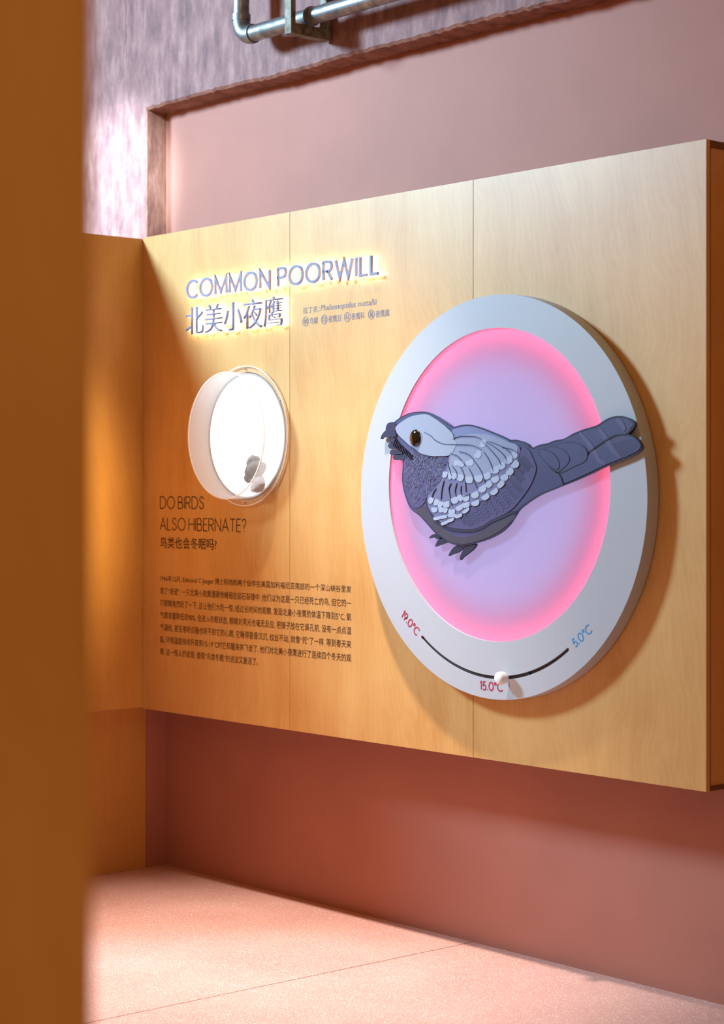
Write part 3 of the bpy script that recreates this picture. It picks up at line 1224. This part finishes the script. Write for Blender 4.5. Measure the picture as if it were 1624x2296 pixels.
under = [c4(p) for p in ((1440, 1482), (1330, 1547), (1200, 1597), (1050, 1632), (980, 1637), (900, 1622), (830, 1592), (760, 1542), (700, 1502), (620, 1412), (520, 1302), (430, 1232), (390, 1172),
                         (350, 1062), (325, 952), (320, 852), (325, 752), (325, 672), (300, 560), (280, 470), (240, 380), (215, 300))]
outline = catmull(top, 4, False)[:-1] + [top[-1]] + catmull(bump, 4, False) + catmull(tail_u, 4, False) + catmull(tail_l + under, 4, False)
bb = plate('body', outline, YB, YB + BASE_T, M['b_base'], bird)


def layer(name, pts, z, material, parent, conv=c4, smooth=4, t=0.0012, lab=None):
    """thin raised layer, z = how far its face stands proud of the base plate"""
    q = [conv(p, YB - z) for p in pts]
    q = catmull(q, smooth) if smooth else q
    o = plate(name, q, YB - z, YB - z + t, material, parent)
    if lab:
        o['label'] = lab
    return o


# outline rim: dark border following the edge of the body
cx0 = sum(p[0] for p in outline) / len(outline)
rim = bmesh.new()
ribbon_bm(rim, outline[:len(outline)] , 0.0045, YB - 0.0006, YB + 0.0004)
from_bm('outline', rim, M['b_edge'], bird)

# belly under the wing
layer('belly', ((560, 1195), (600, 1275), (700, 1390), (830, 1490), (960, 1540), (1100, 1530), (1260, 1460), (1400, 1375), (1600, 1300), (1560, 1360), (1430, 1470), (1320, 1535), (1190, 1585), (1050, 1620), (980, 1625), (900, 1608), (830, 1578),
                (760, 1528), (700, 1488), (630, 1405), (540, 1310), (470, 1245)), 0.0012, M['b_belly'], bird, lab='dark mottled belly')
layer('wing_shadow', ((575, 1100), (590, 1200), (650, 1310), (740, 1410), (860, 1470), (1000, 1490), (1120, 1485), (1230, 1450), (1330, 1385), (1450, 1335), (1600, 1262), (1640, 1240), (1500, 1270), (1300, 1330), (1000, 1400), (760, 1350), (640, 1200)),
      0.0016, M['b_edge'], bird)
layer('breast', ((335, 690), (345, 620), (330, 560), (300, 480), (262, 420), (300, 400), (380, 480), (480, 560), (640, 610), (840, 640), (830, 740), (780, 880), (700, 980), (610, 1070), (560, 1160), (500, 1210), (440, 1200), (395, 1140), (360, 1040), (338, 930), (332, 800)),
      0.0014, M['b_wing3'], bird, lab='dark speckled breast')
# nape strip and back
layer('back', ((880, 330), (950, 300), (1040, 284), (1120, 290), (1220, 320), (1330, 364), (1440, 410), (1530, 452), (1400, 425), (1280, 385), (1120, 372), (980, 400), (890, 430), (900, 380)), 0.0014, M['b_nape'], bird)
# dark lower wing
layer('lower_wing', ((1600, 640), (1660, 560), (1700, 520), (1760, 560), (1800, 640), (1840, 760), (1800, 900), (1740, 1010), (1650, 1130), (1560, 1230), (1450, 1295), (1330, 1350), (1220, 1420), (1110, 1452), (1000, 1452), (880, 1436), (790, 1395),
                     (900, 1330), (1000, 1270), (1200, 1130), (1400, 1000), (1540, 840)), 0.0020, M['b_wing3'], bird, lab='dark violet lower wing feathers')
# mid wing
layer('mid_wing', ((880, 470), (960, 420), (1100, 372), (1280, 382), (1400, 418), (1530, 464), (1630, 500), (1655, 545), (1640, 640), (1600, 740), (1575, 820), (1530, 890), (1450, 960), (1390, 1030), (1290, 1095), (1200, 1140), (1080, 1200), (990, 1280), (900, 1340), (800, 1395),
                   (740, 1365), (690, 1315), (630, 1240), (605, 1170), (605, 1080), (680, 1000), (760, 900), (800, 800), (835, 700), (850, 590)), 0.0030, M['b_wing2'], bird, lab='grey violet wing')
# pale upper wing
layer('upper_wing', ((875, 470), (960, 405), (1100, 368), (1280, 376), (1400, 414), (1530, 462), (1620, 500), (1620, 580), (1540, 680), (1450, 745), (1370, 800), (1290, 850), (1200, 890), (1090, 900), (980, 860), (900, 830), (835, 800), (850, 700), (860, 590)),
      0.0038, M['b_wing'], bird, lab='pale grey upper wing')
# pale head
layer('head', ((240, 296), (300, 238), (400, 178), (500, 152), (590, 148), (660, 180), (760, 248), (830, 308), (885, 366), (905, 430), (930, 480), (900, 560), (850, 612), (760, 622), (640, 620), (560, 602), (510, 582), (470, 545), (400, 500), (350, 455), (300, 410), (255, 360)),
      0.0046, M['b_head'], bird, lab='smooth pale grey head')
# beak, bill tuft and throat
layer('bill_tuft', ((128, 325), (138, 270), (165, 242), (225, 238), (245, 290), (235, 330), (180, 345)), 0.0030, M['b_beak'], bird, smooth=3, t=0.010)
bk = layer('beak', ((70, 428), (78, 390), (105, 350), (150, 315), (200, 320), (235, 350), (240, 400), (170, 405), (110, 408), (85, 412)), 0.0042, M['b_beak'], bird, smooth=3, t=0.0112, lab='short dark hooked beak')
for (a, b) in (((150, 405), (240, 478)), ((150, 470), (265, 545)), ((170, 548), (300, 610)), ((205, 600), (330, 668))):
    x0, y0 = a
    x1, y1 = b
    layer('throat_feather', ((x0 + 30, y0), (x0 + 8, y0 + 22), (x0 + 5, y0 + 45), (x0 + 25, y0 + 66), (x0 + 60, y1 - 4), (x1, y1), (x1 + 15, y0 + 40), (x1 - 20, y0 + 5)), 0.0024, M['b_edge'], bird, smooth=3, t=0.010)

# eye
ex, ez = c4((465, 416), YB - 0.006)
bm = bmesh.new()
bmesh.ops.create_uvsphere(bm, u_segments=32, v_segments=20, radius=1.0)
for v in bm.verts:
    v.co = Vector((ex + v.co.x * 0.0245, YB - 0.005 + v.co.y * 0.010, ez + v.co.z * 0.0262))
eye = from_bm('eye', bm, M['eye'], bird, smooth=True)
eye['label'] = 'glossy dark brown domed eye'
plate('eye_ring', circle(ex, ez, 0.029, 48), YB - 0.0054, YB - 0.0044, M['eye_ring'], bird)

# fan of wing feather lines
fan = [((890, 430), (960, 400), (1060, 395), (1160, 405), (1230, 440)), ((830, 488), (900, 490), (1010, 492), (1110, 500), (1220, 550)),
       ((960, 570), (1030, 585), (1090, 620), (1130, 670)), ((860, 590), (940, 620), (990, 670), (1040, 740)),
       ((1130, 670), (1180, 740), (1230, 830), (1260, 940)), ((1070, 755), (1110, 830), (1140, 930), (1180, 1000)),
       ((970, 730), (1010, 810), (1030, 910), (1040, 1030)), ((830, 690), (850, 770), (880, 850)), ((880, 730), (930, 800), (945, 870)),
       ((1240, 570), (1300, 660), (1340, 760), (1350, 800)), ((1230, 460), (1330, 560), (1410, 660), (1440, 730)), ((1260, 455), (1380, 530), (1470, 610), (1510, 690)),
       ((1290, 450), (1420, 500), (1520, 560), (1580, 640)), ((1450, 525), (1540, 540), (1630, 590)),
       ((870, 930), (845, 990), (860, 1090), (880, 1190)), ((790, 900), (765, 1000), (755, 1120)), ((700, 990), (665, 1040), (655, 1090)),
       ((935, 930), (915, 1010), (925, 1080)), ((985, 960), (980, 1030), (1000, 1080)), ((1010, 1080), (1100, 1050)), ((560, 345), (640, 390), (690, 440), (760, 475), (830, 490))]
for f in fan:
    bm = bmesh.new()
    ribbon_bm(bm, catmull([c4(p, YB - 0.0052) for p in f], 5, False), 0.0024, YB - 0.0056, YB - 0.0024)
    from_bm('feather_line', bm, M['b_line'], bird)

# pale feather tips in rows
rows_ = [((800, 835), (860, 850), (905, 850), (975, 870), (1075, 895), (1185, 880), (1280, 850), (1375, 785), (1450, 735), (1530, 672), (1590, 610)),
         ((640, 1128), (700, 1150), (745, 1175), (815, 1175), (910, 1130), (975, 1100), (1040, 1100), (1145, 1065), (1230, 1000), (1300, 945), (1375, 890), (1480, 870), (1545, 800), (1605, 720)),
         ((680, 1235), (755, 1235), (800, 1240), (880, 1260), (965, 1215), (1040, 1180), (1150, 1160), (1265, 1090), (1365, 1030), (1440, 945)),
         ((715, 1330), (780, 1318), (880, 1300), (955, 1305), (1040, 1245)),
         ((800, 1385), (865, 1355)),
         ((930, 700), (985, 715), (1085, 700), (1180, 605), (1240, 480))]
for ri, row in enumerate(rows_):
    for k, (x, y) in enumerate(row):
        nx, ny = row[min(k + 1, len(row) - 1)]
        px_, py_ = row[max(k - 1, 0)]
        ang = math.atan2(ny - py_, nx - px_)
        step = math.hypot(nx - px_, ny - py_) / (2 if 0 < k < len(row) - 1 else 1)
        w = min(46, step * 0.46)
        h = (38, 36, 30, 20, 18, 34)[ri]
        if ri == 3 or ri == 4:
            w = 46
        pts = []
        for (u, v) in ((-1, -0.9), (0.0, -1.0), (1, -0.9), (1.0, 0.1), (0.75, 0.75), (0.15, 1.0), (-0.5, 0.9), (-0.95, 0.35)):
            lx, ly = u * w * random.uniform(0.92, 1.03), v * h * random.uniform(0.9, 1.08)
            pts.append((x + lx * math.cos(ang) - ly * math.sin(ang), y + lx * math.sin(ang) + ly * math.cos(ang)))
        layer('feather_tip', pts, 0.0046 + 0.0002 * (k % 2), M['b_tip'], bird, smooth=2)

# herring-bone barbs on the lower wing (uncountable strokes: one part)
rnd = random.Random(4)
bm = bmesh.new()
lw_poly = [(1610, 660), (1720, 560), (1800, 680), (1820, 780), (1780, 900), (1650, 1110), (1540, 1220), (1330, 1330), (1110, 1430), (880, 1420), (830, 1400), (1010, 1300), (1230, 1150), (1420, 1030), (1560, 870)]
for k in range(13):
    t = k / 12
    sx_, sy_ = 1000 + 620 * t + 40 * t * t, 1310 - 640 * t + 40 * math.sin(t * 5)
    dx_, dy_ = 0.55 + 0.2 * t, 0.84
    ln = 150 + 300 * math.sin(math.pi * min(1, t + 0.12))
    spine = [(sx_ + dx_ * s, sy_ + dy_ * s) for s in [ln * j / 6 for j in range(7)]]
    spine = [p for p in spine if inside(p, lw_poly)]
    if len(spine) > 1:
        ribbon_bm(bm, [c4(p, YB - 0.002) for p in spine], 0.0026, YB - 0.0026, YB - 0.0012)
    for j in range(0, 11):
        s = ln * j / 11
        bx, by = sx_ + dx_ * s, sy_ + dy_ * s
        for sg in (-1, 1):
            e = (bx + 46 * (0.62 * dx_ - sg * dy_ * 0.75), by + 46 * (0.62 * dy_ + sg * dx_ * 0.75))
            if inside((bx, by), lw_poly) and inside(e, lw_poly):
                ribbon_bm(bm, [c4((bx, by), YB - 0.002), c4(e, YB - 0.002)], 0.0022, YB - 0.0025, YB - 0.0012)
o = from_bm('feather_barbs', bm, M['b_line'], bird)
o['kind'] = 'stuff'

# short pale and dark strokes on the breast and cheek
br_poly = [(345, 690), (350, 610), (420, 560), (480, 570), (640, 615), (840, 635), (825, 740), (770, 880), (690, 980), (600, 1070), (550, 1160), (440, 1190), (395, 1120), (360, 1030), (340, 900)]
bm = bmesh.new()
bf = bmesh.new()
zz = 0.0022
for k in range(46):                                   # lines fanning out from the throat
    an = math.radians(62 + 122 * k / 45 + rnd.uniform(-1, 1))
    rad = 190.0
    while rad < 760:
        ln = rnd.uniform(45, 90)
        bend = rnd.uniform(-0.05, 0.05)
        pts = [(640 + (rad + ln * q) * math.cos(an + bend * q), 420 + (rad + ln * q) * math.sin(an + bend * q)) for q in (0, 0.5, 1)]
        if all(inside(p, br_poly) for p in pts) and rnd.random() < 1.1 - (rad - 190) / 900:
            ribbon_bm(bm, [c4(p, YB - zz) for p in pts], 0.0013, YB - zz, YB - zz + 0.001)
        x, y = pts[1]
        aa = an + rnd.choice((-1, 1)) * rnd.uniform(0.7, 1.3)
        l2 = rnd.uniform(9, 20)
        sp_ = [(x - l2 * math.cos(aa), y - l2 * math.sin(aa)), (x, y), (x + l2 * math.cos(aa), y + l2 * math.sin(aa))]
        if all(inside(p, br_poly) for p in sp_):
            ribbon_bm(bm if rnd.random() < 0.6 else bf, [c4(p, YB - zz - 0.0001) for p in sp_], 0.0014, YB - zz - 0.0001, YB - zz + 0.001)
        rad += ln * 0.75
for nm, b_, mk in (('breast_strokes', bm, 'b_pale_line'), ('breast_flecks', bf, 'b_edge')):
    o = from_bm(nm, b_, M[mk], bird)
    o['kind'] = 'stuff'
for k in range(13):
    x0, y0 = 232 + k * 16, 428 + k * 15
    bm = bmesh.new()
    ribbon_bm(bm, [c4((x0, y0), YB - 0.005), c4((x0 - 8, y0 + 36), YB - 0.005), c4((x0 - 26 + k, y0 + 74 - k * 2), YB - 0.005)], 0.0032, YB - 0.0056, YB - 0.0015)
    from_bm('cheek_bar', bm, M['b_edge'], bird)

# tail: two long feathers, coverts, bands and barbs
layer('tail_feather', ((560, 440), (700, 365), (820, 318), (960, 272), (1020, 232), (1090, 195), (1160, 178), (1230, 178), (1290, 198), (1330, 228), (1335, 250), (1310, 290), (1262, 345), (1160, 352), (1050, 405), (900, 510), (760, 600), (640, 560)),
      0.0016, M['b_tail'], bird, conv=c5)
layer('tail_feather', ((560, 760), (700, 700), (830, 610), (920, 510), (1060, 410), (1160, 366), (1260, 360), (1330, 385), (1375, 418), (1408, 460), (1412, 492), (1390, 522), (1330, 560), (1240, 600), (1050, 675), (870, 760), (700, 838), (590, 880), (560, 860)),
      0.0024, M['b_tail'], bird, conv=c5)
for z, pts in ((0.0032, ((540, 470), (640, 440), (740, 450), (820, 500), (848, 570), (820, 640), (720, 690), (540, 765), (520, 640))),
               (0.0040, ((420, 500), (500, 490), (590, 520), (650, 590), (640, 660), (570, 730), (520, 760), (460, 720), (430, 620))),
               (0.0048, ((320, 520), (400, 520), (470, 550), (530, 620), (545, 690), (520, 730), (440, 690), (360, 600)))):
    layer('tail_covert', pts, z, M['b_tail'], bird, conv=c5)
    bm = bmesh.new()
    q = catmull([c5(p, YB - z) for p in pts], 4)
    ribbon_bm(bm, q, 0.0022, YB - z - 0.0004, YB - z + 0.0006)
    from_bm('covert_outline', bm, M['b_edge'], bird)
for pts in (((760, 330), (820, 400), (880, 480), (930, 560), (980, 640), (1040, 665)), ((970, 285), (1020, 360), (1070, 440), (1120, 520), (1200, 600)), ((1160, 185), (1210, 240), (1250, 310))):
    bm = bmesh.new()
    ribbon_bm(bm, catmull([c5(p, YB - 0.0030) for p in pts], 4, False), 0.017, YB - 0.0029, YB - 0.0010)
    from_bm('tail_band', bm, M['b_band'], bird)
bm = bmesh.new()
for k in range(15):
    y = 425 + k * 10
    ribbon_bm(bm, [c5((1070 + k * 8, y + 40), YB - 0.003), c5((1240, y - 8 + k * 2), YB - 0.003), c5((1390 - abs(k - 6) * 10, y - 20 + k * 1.5), YB - 0.003)], 0.0012, YB - 0.0030, YB - 0.0012)
o = from_bm('tail_barbs', bm, M['b_band'], bird)
o['kind'] = 'stuff'
for pts in (((870, 540), (960, 470), (1060, 405), (1160, 358), (1272, 354)), ((430, 690), (500, 740), (555, 800), (585, 885)), ((1270, 354), (1335, 378), (1395, 430), (1424, 488)), ((1290, 186), (1335, 220), (1348, 246), (1328, 292), (1272, 354))):
    bm = bmesh.new()
    ribbon_bm(bm, catmull([c5(p, YB - 0.004) for p in pts], 5, False), 0.005, YB - 0.0044, YB - 0.0010)
    from_bm('tail_outline', bm, M['b_edge'], bird)

# feet
for pts in (((770, 1552), (700, 1512), (650, 1520), (620, 1558), (655, 1550), (690, 1555), (720, 1566), (760, 1562)),
            ((760, 1548), (715, 1590), (690, 1650), (720, 1640), (780, 1620), (830, 1590)),
            ((960, 1630), (890, 1670), (840, 1755), (880, 1740), (940, 1720), (1010, 1670), (1060, 1630)),
            ((1060, 1628), (1010, 1690), (975, 1760), (972, 1805), (1000, 1775), (1060, 1730), (1120, 1680), (1150, 1622))):
    layer('claw', pts, -0.0015, M['b_edge'], bird, smooth=3, t=0.009)
# short pins carrying the cut-out on the ring
for q in (c4((170, 330)), c5((1250, 300)), c5((1250, 480))):
    bm = bmesh.new()
    sweep_bm(bm, [(q[0], YB + BASE_T - 0.001, q[1]), (q[0], YF - 0.0001, q[1])], 0.006, 12)
    from_bm('mounting_pin', bm, M['white'], bird)

# =================================================================== PIPE AND HANGER
PYP = 0.01
p_el = PY(545, 82, PYP)
ZP = p_el.z
XV = PY(541, 40, PYP).x
RP = 0.0285
pipe = empty('steel_pipe', (XV, PYP, ZP), 'galvanised steel pipe running along the concrete beam with an elbow at its end', 'pipe')
bm = bmesh.new()
rb = 0.055
sweep_bm(bm, [(XV, PYP, 4.3), (XV, PYP, ZP + rb)], RP, 24)
from_bm('vertical_run', bm, M['galv'], pipe, smooth=True, sharp=50)
bm = bmesh.new()
sweep_bm(bm, [(XV + rb - rb * math.cos(t), PYP, ZP + rb - rb * math.sin(t)) for t in [math.pi / 2 * i / 10 for i in range(11)]], RP * 1.10, 24)
from_bm('elbow', bm, M['galv'], pipe, smooth=True, sharp=50)
bm = bmesh.new()
sweep_bm(bm, [(XV + rb, PYP, ZP), (6.5, PYP, ZP)], RP, 24)
from_bm('horizontal_run', bm, M['galv'], pipe, smooth=True, sharp=50)
XC = PY(697, 45, PYP).x
for (a, b) in (((XV, PYP, ZP + rb + 0.001), (XV, PYP, ZP + rb + 0.022)), ((XV + rb + 0.001, PYP, ZP), (XV + rb + 0.016, PYP, ZP)), ((XC, PYP, ZP), (XC + 0.012, PYP, ZP))):
    bm = bmesh.new()
    sweep_bm(bm, [a, b], RP * 1.16, 24)
    from_bm('coupling', bm, M['galv'], pipe, smooth=True, sharp=50)

XH = PY(652, 40, -0.06).x
hang = empty('pipe_hanger', (XH, 0, ZP - 0.05), 'rusty steel strut hanger carrying the pipe below the ceiling', 'bracket')
z_arm = ZP - RP - 0.002
box('front_strut', (XH - 0.018, -0.072, z_arm - 0.036), (XH + 0.018, -0.052, 4.3), M['rust'], hang, bevel=0.002, segs=1)
box('rear_strut', (XH - 0.018, 0.078, z_arm - 0.036), (XH + 0.018, 0.098, 4.3), M['rust'], hang, bevel=0.002, segs=1)
# open channel arm: base and two flanges
bm = bmesh.new()
prof = [(-0.018, 0.0), (-0.018, -0.036), (0.018, -0.036), (0.018, 0.0), (0.014, 0.0), (0.014, -0.032), (-0.014, -0.032), (-0.014, 0.0)]
A = [bm.verts.new((XH + x, -0.0515, z_arm + z)) for x, z in prof]
B = [bm.verts.new((XH + x, 0.0775, z_arm + z)) for x, z in prof]
for i in range(8):
    bm.faces.new([A[i], A[(i + 1) % 8], B[(i + 1) % 8], B[i]])
bm.faces.new(A)
bm.faces.new(list(reversed(B)))
from_bm('channel_arm', bm, M['rust'], hang)

# =================================================================== FOREGROUND PARTITION
e = CAM + (FWD + RGT * ((214 - W_PX / 2) / F_PX)) * 1.25
fg = box('wooden_partition', (e.x - 0.12, -5.2, 0.0005), (e.x, e.y, 3.2), M['birch_side'], None, bevel=0.004)
tag(fg, 'out of focus orange wooden partition edge filling the left foreground', 'partition')
